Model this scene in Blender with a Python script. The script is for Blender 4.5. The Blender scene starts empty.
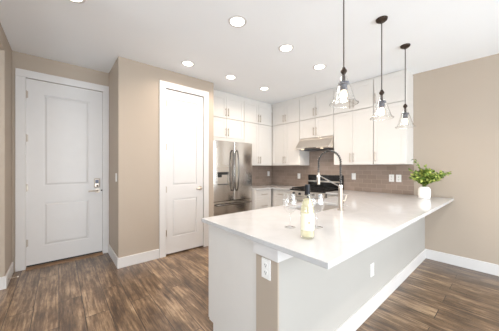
import bpy, bmesh, math, random
from mathutils import Vector, Matrix

PI = math.pi
random.seed(11)
scene = bpy.context.scene
COL = scene.collection

# ---------------------------------------------------------------- camera
cam_d = bpy.data.cameras.new('camera')
cam_d.sensor_width = 36.0
cam_d.lens = 224.4 / 499.0 * 36.0
cam_d.shift_y = 2.37 / 499.0
cam_d.clip_start = 0.02
cam = bpy.data.objects.new('camera', cam_d)
COL.objects.link(cam)
cam.location = (0, 0, 1.32)
cam.rotation_euler = (PI / 2, 0, math.radians(49.635))
scene.camera = cam

# ---------------------------------------------------------------- sky, daylight, exposure
world = bpy.data.worlds.new('sky')
scene.world = world
world.use_nodes = True
bg = world.node_tree.nodes['Background']
bg.inputs['Color'].default_value = (0.80, 0.90, 1.0, 1)
bg.inputs['Strength'].default_value = 3.0

vs = scene.view_settings
vs.view_transform = 'Standard'
vs.look = 'None'
vs.gamma = 1.0
vs.use_curve_mapping = False
vs.exposure = 0.24
try:
    scene.cycles.max_bounces = 10
    scene.cycles.diffuse_bounces = 6
    scene.cycles.transparent_max_bounces = 24
    scene.cycles.sample_clamp_indirect = 6.0
except Exception:
    pass


def daylight(name, loc, rot, sx, sy, power, color):
    l = bpy.data.lights.new(name, 'AREA')
    l.shape = 'RECTANGLE'
    l.size, l.size_y = sx, sy
    l.energy = power
    l.color = color
    o = bpy.data.objects.new(name, l)
    COL.objects.link(o)
    o.location = loc
    o.rotation_euler = rot
    return o


# lights just outside the two glazed openings of the room behind the camera
daylight('daylight_patio', (2.35, 1.4, 1.25), (0, PI / 2, 0), 2.3, 4.8, 112, (0.96, 0.98, 1.0))
daylight('front_ceiling_fill', (0.2, -4.5, 1.0), (PI / 2 + 0.95, 0, 0), 3.6, 1.6, 120, (0.90, 0.95, 1.0))  # added light behind the camera, tilted up to brighten the ceiling
LAMP_W = 6.4           # each recessed light
DINING_FILL_W = 11.0        # each of the two added fill lights over the dining side
LAMP_COL = (1.0, 0.85, 0.71)


# ---------------------------------------------------------------- materials
def lin(c):
    def f(v):
        v /= 255.0
        return v / 12.92 if v <= 0.04045 else ((v + 0.055) / 1.055) ** 2.4
    return (f(c[0]), f(c[1]), f(c[2]), 1.0)


def new_mat(name):
    m = bpy.data.materials.new(name)
    m.use_nodes = True
    nt = m.node_tree
    return m, nt, nt.nodes['Principled BSDF'], nt.nodes['Material Output']


def plain(name, rgb, rough=0.5, metal=0.0, vary=0.03, scale=8.0, bump=0.0, bscale=200.0, coat=0.0, spec=0.5):
    """solid colour with a faint noise variation in tone"""
    m, nt, b, out = new_mat(name)
    tc = nt.nodes.new('ShaderNodeTexCoord')
    n = nt.nodes.new('ShaderNodeTexNoise')
    n.inputs['Scale'].default_value = scale
    nt.links.new(tc.outputs['Object'], n.inputs['Vector'])
    r = nt.nodes.new('ShaderNodeValToRGB')
    c = lin(rgb)
    r.color_ramp.elements[0].position = 0.3
    r.color_ramp.elements[1].position = 0.7
    r.color_ramp.elements[0].color = tuple(v * (1 - vary) for v in c[:3]) + (1,)
    r.color_ramp.elements[1].color = tuple(min(1, v * (1 + vary)) for v in c[:3]) + (1,)
    nt.links.new(n.outputs['Fac'], r.inputs['Fac'])
    nt.links.new(r.outputs['Color'], b.inputs['Base Color'])
    b.inputs['Roughness'].default_value = rough
    b.inputs['Metallic'].default_value = metal
    b.inputs['Specular IOR Level'].default_value = spec
    b.inputs['Coat Weight'].default_value = coat
    if bump:
        n2 = nt.nodes.new('ShaderNodeTexNoise')
        n2.inputs['Scale'].default_value = bscale
        nt.links.new(tc.outputs['Object'], n2.inputs['Vector'])
        bp = nt.nodes.new('ShaderNodeBump')
        bp.inputs['Strength'].default_value = bump
        bp.inputs['Distance'].default_value = 0.002
        nt.links.new(n2.outputs['Fac'], bp.inputs['Height'])
        nt.links.new(bp.outputs['Normal'], b.inputs['Normal'])
    return m


def brushed(name, rgb, rough, stretch=(1, 1, 60)):
    m, nt, b, out = new_mat(name)
    tc = nt.nodes.new('ShaderNodeTexCoord')
    mp = nt.nodes.new('ShaderNodeMapping')
    mp.inputs['Scale'].default_value = stretch
    n = nt.nodes.new('ShaderNodeTexNoise')
    n.inputs['Scale'].default_value = 6
    n.inputs['Detail'].default_value = 4
    nt.links.new(tc.outputs['Object'], mp.inputs['Vector'])
    nt.links.new(mp.outputs['Vector'], n.inputs['Vector'])
    mr = nt.nodes.new('ShaderNodeMapRange')
    mr.inputs['To Min'].default_value = rough * 0.8
    mr.inputs['To Max'].default_value = rough * 1.25
    nt.links.new(n.outputs['Fac'], mr.inputs['Value'])
    nt.links.new(mr.outputs['Result'], b.inputs['Roughness'])
    b.inputs['Base Color'].default_value = lin(rgb)
    b.inputs['Metallic'].default_value = 1.0
    return m


def clear_glass(name, tint, base=0.04, grow=0.5, edge=0.45):
    """thin clear glass: see-through with a Fresnel sheen"""
    m, nt, b, out = new_mat(name)
    nt.nodes.remove(b)
    tr = nt.nodes.new('ShaderNodeBsdfTransparent')
    tr.inputs['Color'].default_value = tint
    gl = nt.nodes.new('ShaderNodeBsdfGlossy')
    gl.inputs['Color'].default_value = (0.95, 0.95, 0.95, 1)
    gl.inputs['Roughness'].default_value = 0.03
    lw = nt.nodes.new('ShaderNodeLayerWeight')
    lw.inputs['Blend'].default_value = 0.35
    mr = nt.nodes.new('ShaderNodeMapRange')
    mr.inputs['To Min'].default_value = base
    mr.inputs['To Max'].default_value = grow
    nt.links.new(lw.outputs['Facing'], mr.inputs['Value'])
    er = nt.nodes.new('ShaderNodeValToRGB')
    er.color_ramp.elements[0].position = 0.45
    er.color_ramp.elements[0].color = tint
    er.color_ramp.elements[1].color = tuple(v * edge for v in tint[:3]) + (1,)
    nt.links.new(lw.outputs['Facing'], er.inputs['Fac'])
    nt.links.new(er.outputs['Color'], tr.inputs['Color'])
    mx = nt.nodes.new('ShaderNodeMixShader')
    nt.links.new(mr.outputs['Result'], mx.inputs['Fac'])
    nt.links.new(tr.outputs[0], mx.inputs[1])
    nt.links.new(gl.outputs[0], mx.inputs[2])
    nt.links.new(mx.outputs[0], out.inputs['Surface'])
    return m


def glow(name, rgb, strength):
    m, nt, b, out = new_mat(name)
    b.inputs['Base Color'].default_value = lin(rgb)
    b.inputs['Emission Color'].default_value = lin(rgb)
    b.inputs['Emission Strength'].default_value = strength
    return m


def wood_floor():
    m, nt, b, out = new_mat('plank floor')
    L = nt.links.new
    tc = nt.nodes.new('ShaderNodeTexCoord')
    br = nt.nodes.new('ShaderNodeTexBrick')
    br.offset = 0.37
    br.inputs['Scale'].default_value = 1.0
    br.inputs['Brick Width'].default_value = 1.22
    br.inputs['Row Height'].default_value = 0.18
    br.inputs['Mortar Size'].default_value = 0.003
    br.inputs['Mortar Smooth'].default_value = 0.3
    br.inputs['Color1'].default_value = (0, 0, 0, 1)
    br.inputs['Color2'].default_value = (1, 1, 1, 1)
    br.inputs['Mortar'].default_value = (0.5, 0.5, 0.5, 1)
    L(tc.outputs['Object'], br.inputs['Vector'])
    # every plank reads its own piece of the grain
    mul = nt.nodes.new('ShaderNodeVectorMath')
    mul.operation = 'MULTIPLY'
    mul.inputs[1].default_value = (7.3, 3.1, 5.7)
    L(br.outputs['Color'], mul.inputs[0])
    add = nt.nodes.new('ShaderNodeVectorMath')
    add.operation = 'ADD'
    L(tc.outputs['Object'], add.inputs[0])
    L(mul.outputs[0], add.inputs[1])

    def noise(sc, scale, detail, rough=0.6, dist=0.0):
        mp = nt.nodes.new('ShaderNodeMapping')
        mp.inputs['Scale'].default_value = sc
        L(add.outputs[0], mp.inputs['Vector'])
        n = nt.nodes.new('ShaderNodeTexNoise')
        n.inputs['Scale'].default_value = scale
        n.inputs['Detail'].default_value = detail
        n.inputs['Roughness'].default_value = rough
        n.inputs['Distortion'].default_value = dist
        L(mp.outputs[0], n.inputs['Vector'])
        return n.outputs['Fac']
    patch = noise((1.1, 3.4, 1), 2.6, 7, 0.66, 0.15)
    grain = noise((1.1, 18.0, 1), 2.6, 9, 0.74, 0.15)

    def math_n(op, a, bb):
        n = nt.nodes.new('ShaderNodeMath')
        n.operation = op
        for i, v in enumerate((a, bb)):
            if isinstance(v, (int, float)):
                n.inputs[i].default_value = v
            else:
                L(v, n.inputs[i])
        return n.outputs[0]
    sep = nt.nodes.new('ShaderNodeSeparateColor')
    L(br.outputs['Color'], sep.inputs[0])
    t = math_n('ADD', math_n('MULTIPLY', patch, 0.46), math_n('MULTIPLY', grain, 0.54))
    t = math_n('ADD', t, math_n('MULTIPLY', math_n('SUBTRACT', sep.outputs[0], 0.5), 0.06))
    r = nt.nodes.new('ShaderNodeValToRGB')
    cr = r.color_ramp
    cr.elements[0].position, cr.elements[0].color = 0.345, lin((54, 41, 30))
    cr.elements[1].position, cr.elements[1].color = 0.67, lin((190, 165, 136))
    for p, c in ((0.44, (82, 63, 46)), (0.51, (114, 91, 69)), (0.57, (148, 123, 96))):
        e = cr.elements.new(p)
        e.color = lin(c)
    L(t, r.inputs['Fac'])
    mx = nt.nodes.new('ShaderNodeMix')
    mx.data_type = 'RGBA'
    L(br.outputs['Fac'], mx.inputs['Factor'])
    L(r.outputs['Color'], mx.inputs['A'])
    mx.inputs['B'].default_value = lin((44, 33, 26))
    L(mx.outputs['Result'], b.inputs['Base Color'])
    mr = nt.nodes.new('ShaderNodeMapRange')
    mr.inputs['To Min'].default_value = 0.24
    mr.inputs['To Max'].default_value = 0.42
    L(grain, mr.inputs['Value'])
    L(mr.outputs[0], b.inputs['Roughness'])
    bp = nt.nodes.new('ShaderNodeBump')
    b.inputs['Coat Weight'].default_value = 0.35
    b.inputs['Coat Roughness'].default_value = 0.22
    bp.inputs['Strength'].default_value = 0.25
    bp.inputs['Distance'].default_value = 0.0048
    L(math_n('SUBTRACT', grain, br.outputs['Fac']), bp.inputs['Height'])
    L(bp.outputs['Normal'], b.inputs['Normal'])
    return m


def tile_mat(name, axis):
    """small stacked glazed tiles; axis is the horizontal world axis of the wall"""
    m, nt, b, out = new_mat(name)
    L = nt.links.new
    tc = nt.nodes.new('ShaderNodeTexCoord')
    sp = nt.nodes.new('ShaderNodeSeparateXYZ')
    cb = nt.nodes.new('ShaderNodeCombineXYZ')
    L(tc.outputs['Object'], sp.inputs[0])
    L(sp.outputs[axis], cb.inputs['X'])
    L(sp.outputs['Z'], cb.inputs['Y'])
    br = nt.nodes.new('ShaderNodeTexBrick')
    br.offset = 0.5
    br.inputs['Scale'].default_value = 1.0
    br.inputs['Brick Width'].default_value = 0.15
    br.inputs['Row Height'].default_value = 0.075
    br.inputs['Mortar Size'].default_value = 0.0022
    br.inputs['Mortar Smooth'].default_value = 0.2
    br.inputs['Bias'].default_value = 0.0
    br.inputs['Color1'].default_value = lin((146, 129, 117))
    br.inputs['Color2'].default_value = lin((160, 142, 130))
    br.inputs['Mortar'].default_value = lin((174, 158, 146))
    L(cb.outputs[0], br.inputs['Vector'])
    L(br.outputs['Color'], b.inputs['Base Color'])
    b.inputs['Roughness'].default_value = 0.22
    bp = nt.nodes.new('ShaderNodeBump')
    bp.inputs['Strength'].default_value = 0.4
    bp.inputs['Distance'].default_value = 0.002
    bp.invert = True
    L(br.outputs['Fac'], bp.inputs['Height'])
    L(bp.outputs['Normal'], b.inputs['Normal'])
    return m


def quartz():
    m, nt, b, out = new_mat('white quartz')
    L = nt.links.new
    tc = nt.nodes.new('ShaderNodeTexCoord')
    n = nt.nodes.new('ShaderNodeTexNoise')
    n.inputs['Scale'].default_value = 2.4
    n.inputs['Detail'].default_value = 8
    n.inputs['Distortion'].default_value = 1.6
    L(tc.outputs['Object'], n.inputs['Vector'])
    r = nt.nodes.new('ShaderNodeValToRGB')
    e = r.color_ramp.elements
    e[0].position, e[0].color = 0.40, lin((198, 197, 197))
    e[1].position, e[1].color = 0.60, lin((198, 197, 197))
    x = e.new(0.50)
    x.color = lin((194, 193, 193))
    L(n.outputs['Fac'], r.inputs['Fac'])
    L(r.outputs['Color'], b.inputs['Base Color'])
    b.inputs['Roughness'].default_value = 0.09
    return m


def leaf_mat():
    m, nt, b, out = new_mat('leaf green')
    L = nt.links.new
    g = nt.nodes.new('ShaderNodeNewGeometry')
    r = nt.nodes.new('ShaderNodeValToRGB')
    e = r.color_ramp.elements
    e[0].position, e[0].color = 0.0, lin((58, 88, 34))
    e[1].position, e[1].color = 1.0, lin((190, 194, 104))
    x = e.new(0.5)
    x.color = lin((124, 150, 62))
    L(g.outputs['Random Per Island'], r.inputs['Fac'])
    L(r.outputs['Color'], b.inputs['Base Color'])
    b.inputs['Roughness'].default_value = 0.5
    b.inputs['Transmission Weight'].default_value = 0.0
    return m


M = {}
M['wall'] = plain('beige wall paint', (177, 163, 148), 0.75, vary=0.015, scale=1.5, bump=0.12, bscale=160)
M['knee'] = plain('greyer wall colour', (174, 170, 164), 0.75, vary=0.015, scale=1.5, bump=0.12, bscale=160)
M['ceiling'] = plain('ceiling paint', (240, 242, 244), 0.85, vary=0.01, scale=1.5, bump=0.15, bscale=120)
M['trim'] = plain('white trim paint', (216, 213, 211), 0.4, vary=0.01)
M['door'] = plain('white door paint', (216, 213, 211), 0.42, vary=0.01)
M['cab'] = plain('white cabinet lacquer', (217, 213, 208), 0.35, vary=0.01)
M['floor'] = wood_floor()
M['tile_x'] = tile_mat('glazed tile along back wall', 'X')
M['tile_y'] = tile_mat('glazed tile along side wall', 'Y')
M['quartz'] = quartz()
M['steel'] = brushed('brushed stainless steel', (216, 211, 205), 0.20)
M['steel_h'] = brushed('brushed stainless steel, sideways grain', (218, 210, 201), 0.30, (1, 60, 60))
M['spring'] = plain('spring steel', (128, 123, 118), 0.25, 1.0)
M['sinksteel'] = plain('satin sink steel', (196, 190, 184), 0.38, 0.35)
M['nickel'] = brushed('brushed nickel', (188, 176, 164), 0.34)
M['chrome'] = plain('polished chrome', (215, 212, 208), 0.12, 1.0)
M['bronze'] = plain('dark oiled bronze', (66, 55, 48), 0.42, 0.75, vary=0.2)
M['black'] = plain('black enamel', (20, 19, 19), 0.22)
M['iron'] = plain('black cast iron', (24, 23, 23), 0.6, bump=0.2)
M['dark'] = plain('dark plastic', (38, 37, 37), 0.45)
M['slate'] = plain('grey-blue socket metal', (92, 94, 104), 0.4, 0.6)
M['screen'] = plain('dark glossy panel', (28, 30, 34), 0.1)
M['plastic'] = plain('white plastic', (240, 239, 236), 0.35, vary=0.01)
M['slot'] = plain('slot shadow grey', (70, 66, 62), 0.6)
M['threshold'] = plain('brown threshold', (128, 98, 70), 0.45, vary=0.2)
M['glass'] = clear_glass('clear lamp glass', (0.97, 0.965, 0.95, 1), 0.05, 0.60)
M['stemglass'] = clear_glass('clear drinking glass', (0.97, 0.97, 0.97, 1), 0.06, 0.75, 0.7)
M['pane'] = clear_glass('window glass', (0.97, 0.98, 0.98, 1), 0.03, 0.3)
M['bottle'] = clear_glass('pale bottle glass', (0.98, 0.98, 0.95, 1), 0.06, 0.5, 0.7)
M['wine'] = clear_glass('pale white wine', (0.985, 0.98, 0.93, 1), 0.02, 0.1, 0.9)
nt_ = M['wine'].node_tree
mx_ = [n for n in nt_.nodes if n.type == 'MIX_SHADER'][0]
df_ = nt_.nodes.new('ShaderNodeBsdfDiffuse')
df_.inputs['Color'].default_value = lin((232, 226, 194))
m2_ = nt_.nodes.new('ShaderNodeMixShader')
m2_.inputs['Fac'].default_value = 0.38
out_ = [n for n in nt_.nodes if n.type == 'OUTPUT_MATERIAL'][0]
nt_.links.new(mx_.outputs[0], m2_.inputs[1])
nt_.links.new(df_.outputs[0], m2_.inputs[2])
nt_.links.new(m2_.outputs[0], out_.inputs['Surface'])
M['capsule'] = plain('navy foil capsule', (22, 23, 28), 0.35, 0.2)
M['label'] = plain('cream paper label', (236, 230, 206), 0.7, vary=0.03, scale=40)
M['print'] = plain('gold brown label print', (140, 112, 60), 0.6)
M['printgrey'] = plain('grey label print', (170, 165, 150), 0.6)
M['ceramic'] = plain('white ceramic', (244, 243, 240), 0.4, vary=0.01)
M['leaf'] = leaf_mat()
M['stem'] = plain('green stem', (92, 110, 48), 0.6)
M['bulb'] = glow('lit warm bulb', (255, 226, 190), 5.0)
M['hood_lens'] = glow('lit hood lens', (255, 232, 200), 0.8)
M['lens'] = glow('lit recessed lens', (255, 246, 232), 7.0)
M['rubber'] = plain('white rubber tip', (225, 222, 215), 0.7)


# ---------------------------------------------------------------- mesh helpers
class MB:
    def __init__(self):
        self.bm = bmesh.new()

    def box(self, x0, x1, y0, y1, z0, z1):
        r = bmesh.ops.create_cube(self.bm, size=1.0)
        c = Vector(((x0 + x1) / 2, (y0 + y1) / 2, (z0 + z1) / 2))
        for v in r['verts']:
            v.co = Vector((v.co.x * (x1 - x0), v.co.y * (y1 - y0), v.co.z * (z1 - z0))) + c
        return self

    def cyl(self, p0, p1, r0, r1=None, n=20):
        p0, p1 = Vector(p0), Vector(p1)
        r1 = r0 if r1 is None else r1
        d = p1 - p0
        q = d.to_track_quat('Z', 'Y').to_matrix().to_4x4()
        bmesh.ops.create_cone(self.bm, cap_ends=True, cap_tris=False, segments=n, radius1=r0, radius2=r1,
                              depth=d.length, matrix=Matrix.Translation((p0 + p1) / 2) @ q)
        return self

    def ball(self, c, r, sz=(1, 1, 1), n=16):
        m = Matrix.Translation(c) @ Matrix.Diagonal((sz[0], sz[1], sz[2], 1))
        bmesh.ops.create_uvsphere(self.bm, u_segments=n, v_segments=max(8, n // 2), radius=r, matrix=m)
        return self

    def lathe(self, prof, n=32, c=(0, 0, 0), cap=False, ripple=None):
        rows = []
        for r, z in prof:
            row = []
            for i in range(n):
                a = 2 * PI * i / n
                rr = r * (ripple(a, z) if ripple else 1.0)
                row.append(self.bm.verts.new((c[0] + rr * math.cos(a), c[1] + rr * math.sin(a), c[2] + z)))
            rows.append(row)
        for a, b in zip(rows, rows[1:]):
            for i in range(n):
                j = (i + 1) % n
                self.bm.faces.new((a[i], a[j], b[j], b[i]))
        if cap:
            self.bm.faces.new(list(reversed(rows[0])))
            self.bm.faces.new(rows[-1])
        return self

    def tube(self, pts, r, n=8, closed_ends=True):
        pts = [Vector(p) for p in pts]
        rows = []
        up = None
        for i, p in enumerate(pts):
            a = pts[max(0, i - 1)]
            b = pts[min(len(pts) - 1, i + 1)]
            t = (b - a).normalized()
            if up is None:
                up = Vector((0, 0, 1)) if abs(t.z) < 0.9 else Vector((1, 0, 0))
            s = t.cross(up)
            if s.length < 1e-6:
                s = t.cross(Vector((0, 1, 0)))
            s.normalize()
            up = s.cross(t).normalized()
            rr = r[i] if isinstance(r, (list, tuple)) else r
            rows.append([self.bm.verts.new(p + (s * math.cos(2 * PI * k / n) + up * math.sin(2 * PI * k / n)) * rr)
                         for k in range(n)])
        for a, b in zip(rows, rows[1:]):
            for k in range(n):
                j = (k + 1) % n
                self.bm.faces.new((a[k], a[j], b[j], b[k]))
        if closed_ends:
            self.bm.faces.new(list(reversed(rows[0])))
            self.bm.faces.new(rows[-1])
        return self

    def prism(self, poly, axis, a0, a1):
        """polygon in the two other axes, extruded along axis"""
        def P(u, v, w):
            return {'x': (w, u, v), 'y': (u, w, v), 'z': (u, v, w)}[axis]
        lo = [self.bm.verts.new(P(u, v, a0)) for u, v in poly]
        hi = [self.bm.verts.new(P(u, v, a1)) for u, v in poly]
        n = len(poly)
        self.bm.faces.new(lo)
        self.bm.faces.new(list(reversed(hi)))
        for i in range(n):
            j = (i + 1) % n
            self.bm.faces.new((lo[i], hi[i], hi[j], lo[j]))
        return self

    def slab(self, xs, ys, filled, z0, z1):
        """one connected slab made of the grid cells that are filled"""
        V = {}

        def v(i, j, z):
            k = (i, j, z)
            if k not in V:
                V[k] = self.bm.verts.new((xs[i], ys[j], z))
            return V[k]
        nx, ny = len(xs) - 1, len(ys) - 1
        F = {(i, j) for i in range(nx) for j in range(ny) if filled((xs[i] + xs[i + 1]) / 2, (ys[j] + ys[j + 1]) / 2)}
        for i, j in F:
            self.bm.faces.new((v(i, j, z1), v(i + 1, j, z1), v(i + 1, j + 1, z1), v(i, j + 1, z1)))
            self.bm.faces.new((v(i, j, z0), v(i, j + 1, z0), v(i + 1, j + 1, z0), v(i + 1, j, z0)))
            for di, dj, a, b in ((-1, 0, (i, j), (i, j + 1)), (1, 0, (i + 1, j + 1), (i + 1, j)),
                                 (0, -1, (i + 1, j), (i, j)), (0, 1, (i, j + 1), (i + 1, j + 1))):
                if (i + di, j + dj) not in F:
                    self.bm.faces.new((v(*a, z0), v(*b, z0), v(*b, z1), v(*a, z1)))
        return self

    def build(self, name, mat, parent=None, bevel=0.0, smooth=False, seg=2, angle=35):
        bmesh.ops.recalc_face_normals(self.bm, faces=self.bm.faces[:])
        me = bpy.data.meshes.new(name)
        self.bm.to_mesh(me)
        self.bm.free()
        me.materials.append(mat)
        if smooth:
            for p in me.polygons:
                p.use_smooth = True
        if smooth:
            me.set_sharp_from_angle(angle=0.65)
        o = bpy.data.objects.new(name, me)
        COL.objects.link(o)
        if parent is not None:
            o.parent = parent
        if bevel:
            m = o.modifiers.new('bevel', 'BEVEL')
            m.width = bevel
            m.segments = seg
            m.limit_method = 'ANGLE'
            m.angle_limit = math.radians(angle)
        return o


def tag(o, label=None, cat=None, group=None, kind=None):
    if label:
        o['label'] = label
    if cat:
        o['category'] = cat
    if group:
        o['group'] = group
    if kind:
        o['kind'] = kind
    return o


def thing(name, label, cat, loc=(0, 0, 0), rz=0.0, group=None):
    o = bpy.data.objects.new(name, None)
    o.empty_display_size = 0.1
    COL.objects.link(o)
    o.location = loc
    o.rotation_euler = (0, 0, rz)
    return tag(o, label, cat, group)


def copy_tree(o, parent=None):
    c = o.copy()
    COL.objects.link(c)
    if parent is not None:
        c.parent = parent
    for ch in list(o.children):
        copy_tree(ch, c)
    return c


def struct(mb, name, mat, label, cat='wall', bevel=0.0):
    return tag(mb.build(name, mat, None, bevel), label, cat, None, 'structure')


# facing: rotation that turns a thing built facing local -Y
FACE_POS_X, FACE_NEG_X, FACE_NEG_Y, FACE_POS_Y = PI / 2, -PI / 2, 0.0, PI

# ---------------------------------------------------------------- room shell
CEIL = 2.745
WTOP = 2.84      # walls run up into the ceiling


def ceil_z(x):
    return 2.735 + (-0.9 - x) * 0.022


XE = -4.11       # entry wall face
XP = -3.363      # pantry wall face
XK = -3.953      # kitchen side wall face
YB = 4.096       # back wall face
YS = 0.598       # side of pantry box
YL = -0.45       # wall left of the entry door

struct(MB().box(-4.3, 2.2, -4.3, 4.3, -0.1, 0.0), 'floor', M['floor'], 'brown wood plank floor through entry and kitchen', 'floor')
struct(MB().prism([(-4.3, ceil_z(-4.3)), (2.2, ceil_z(2.2)), (2.2, 2.95), (-4.3, 2.95)], 'y', -4.3, 4.3), 'ceiling', M['ceiling'], 'flat white ceiling with recessed lights', 'ceiling')
struct(MB().box(-4.1, 2.2, YB, YB + 0.15, 0, WTOP), 'wall_back', M['wall'], 'beige wall behind range and vase')
struct(MB().box(XK - 0.15, XK, 2.041, YB, 0, WTOP), 'wall_kitchen', M['wall'], 'wall behind refrigerator and corner cabinets')
DE0, DE1, DTOP = -0.325, 0.515, 2.492
w = MB().box(XE - 0.14, XE, -0.6, DE0 - 0.004, 0, WTOP).box(XE - 0.14, XE, DE1 + 0.004, 0.7, 0, WTOP)
w.box(XE - 0.14, XE, DE0 - 0.004, DE1 + 0.004, DTOP + 0.004, WTOP)
struct(w, 'wall_entry', M['wall'], 'beige wall around the entry door')
PD0, PD1, PTOP = 1.215, 1.843, 2.508
w = MB().box(XP - 0.115, XP, YS, PD0 - 0.004, 0, WTOP).box(XP - 0.115, XP, PD1 + 0.004, 2.041, 0, WTOP)
w.box(XP - 0.115, XP, PD0 - 0.004, PD1 + 0.004, PTOP + 0.004, WTOP)
w.box(XE, XP - 0.115, YS, YS + 0.115, 0, WTOP).box(XK - 0.15, XP - 0.115, 1.93, 2.041, 0, WTOP)
w.box(-4.26, XE - 0.01, 0.7, 2.041, 0, WTOP)
struct(w, 'wall_pantry', M['wall'], 'beige projecting wall around the closet door')
w = MB().box(XE, -3.6, YL - 0.15, YL, 0, WTOP).box(-3.6, -2.3, YL - 0.15, YL, 2.6, WTOP).box(-2.3, -2.1, YL - 0.15, YL, 0, WTOP)
struct(w, 'wall_left', M['wall'], 'beige wall left of the entry door with cased opening')
struct(MB().box(-4.25, -4.15, -4.3, -0.6, 0, WTOP), 'wall_hall', M['wall'], 'hall wall beyond the opening')
w = MB().box(2.05, 2.2, -4.3, -1.1, 0, WTOP).box(2.05, 2.2, 3.9, YB, 0, WTOP).box(2.05, 2.2, -1.1, 3.9, 2.42, WTOP)
struct(w, 'wall_right', M['wall'], 'beige wall with glazed patio opening')
w = MB().box(-4.25, -1.6, -4.3, -4.15, 0, WTOP).box(2.0, 2.2, -4.3, -4.15, 0, WTOP)
w.box(-1.6, 2.0, -4.3, -4.15, 2.5, WTOP).box(-1.6, 2.0, -4.3, -4.15, 0, 0.5)
struct(w, 'wall_front', M['wall'], 'beige wall with added wide window behind the viewpoint')


def glazing(name, along, c, fixed, z0, z1, half, n, label):
    f = MB()
    t = 0.05

    def B(a0, a1, zz0, zz1, d=0.03):
        if along == 'y':
            f.box(fixed - d, fixed + d, a0, a1, zz0, zz1)
        else:
            f.box(a0, a1, fixed - d, fixed + d, zz0, zz1)
    B(c - half, c + half, z0, z0 + t)
    B(c - half, c + half, z1 - t, z1)
    for k in range(n + 1):
        a = c - half + (2 * half - t) * k / n
        B(a, a + t, z0 + t, z1 - t)
    fr = struct(f, name, M['trim'], label, 'window')
    p = MB()
    if along == 'y':
        p.box(fixed - 0.004, fixed + 0.004, c - half + t, c + half - t, z0 + t, z1 - t)
    else:
        p.box(c - half + t, c + half - t, fixed - 0.004, fixed + 0.004, z0 + t, z1 - t)
    p.build('pane', M['pane'], fr)


glazing('window_1', 'y', 1.4, 2.125, 0.0, 2.42, 2.5, 3, 'white framed glazed patio opening')
glazing('window_2', 'x', 0.2, -4.225, 0.5, 2.5, 1.8, 3, 'added unseen wide window with white frame')  # unseen window, added for its light

# tiled backsplash
z0, z1 = 0.9095, 1.370
w = MB().box(-3.939, -2.83, YB - 0.010, YB - 0.0005, z0, z1).box(-2.83, -2.066, YB - 0.010, YB - 0.0005, z0, 1.655)
w.box(-2.066, -0.975, YB - 0.010, YB - 0.0005, z0, z1)
struct(w, 'wall_tile_back', M['tile_x'], 'grey brown glazed tile backsplash behind the range')
struct(MB().box(XK + 0.0005, XK + 0.010, 2.985, YB - 0.012, z0, z1), 'wall_tile_side', M['tile_y'],
       'grey brown glazed tile backsplash beside the refrigerator')

# knee wall of the peninsula, long side greyer than the tan end
KX, KY = -0.842, 0.92
struct(MB().box(-1.02, KX - 0.0005, KY, KY + 0.012, 0, 0.874), 'wall_peninsula_end', M['wall'], 'tan end of the knee wall')
struct(MB().box(-1.02, KX, KY + 0.012, YB - 0.001, 0, 0.874), 'wall_peninsula', M['knee'], 'painted knee wall under the peninsula overhang')
struct(MB().box(-1.034, KX + 0.013, KY - 0.013, YB - 0.001, 0.803, 0.8765), 'trim_4', M['trim'],
       'white apron board under the peninsula countertop', 'trim', 0.002)

# baseboards
BH, BT = 0.136, 0.015
struct(MB().box(KX, KX + BT, KY - BT, YB - BT, 0, BH).box(-1.02, KX, KY - BT, KY, 0, BH), 'baseboard_peninsula', M['trim'],
       'white baseboard along the knee wall', 'baseboard', 0.003)
struct(MB().box(KX, 2.04, YB - BT, YB, 0, BH), 'baseboard_back', M['trim'], 'white baseboard along the back wall', 'baseboard', 0.003)
w = MB().box(XP, XP + BT, YS - BT, 1.118, 0, BH).box(XP, XP + BT, 1.941, 2.041, 0, BH)
w.box(XE + 0.02, XP, YS - BT, YS, 0, BH)
struct(w, 'baseboard_pantry', M['trim'], 'white baseboard around the closet wall', 'baseboard', 0.003)
struct(MB().box(XE + 0.02, -3.6 + BT, YL, YL + BT, 0, BH).box(-3.6, -3.6 + BT, YL - 0.15, YL, 0, BH), 'baseboard_left', M['trim'],
       'white baseboard on the wall left of the entry', 'baseboard', 0.003)


# ---------------------------------------------------------------- interior doors
def casing(name, x, y0, y1, ztop, cw, label, right_cw=None):
    m = MB().box(x, x + 0.02, y0 - cw, y0 - 0.002, 0, ztop + 0.002).box(x, x + 0.02, y1 + 0.002, y1 + (right_cw or cw), 0, ztop + 0.002)
    m.box(x, x + 0.022, y0 - cw, y1 + (right_cw or cw), ztop + 0.002, ztop + 0.002 + 0.095)
    return struct(m, name, M['trim'], label, 'trim', 0.003)


casing('trim_1', XE, DE0, DE1, DTOP, 0.096, 'white casing around the entry door', 0.082)
casing('trim_2', XP, PD0, PD1, PTOP, 0.094, 'white casing around the closet door')
struct(MB().prism([(XE - 0.06, 0.0), (XE + 0.065, 0.0), (XE + 0.06, 0.010), (XE + 0.01, 0.020), (XE - 0.06, 0.020)], 'y', DE0 + 0.002, DE1 - 0.002),
       'trim_3', M['threshold'], 'brown threshold under the entry door', 'trim')


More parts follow.
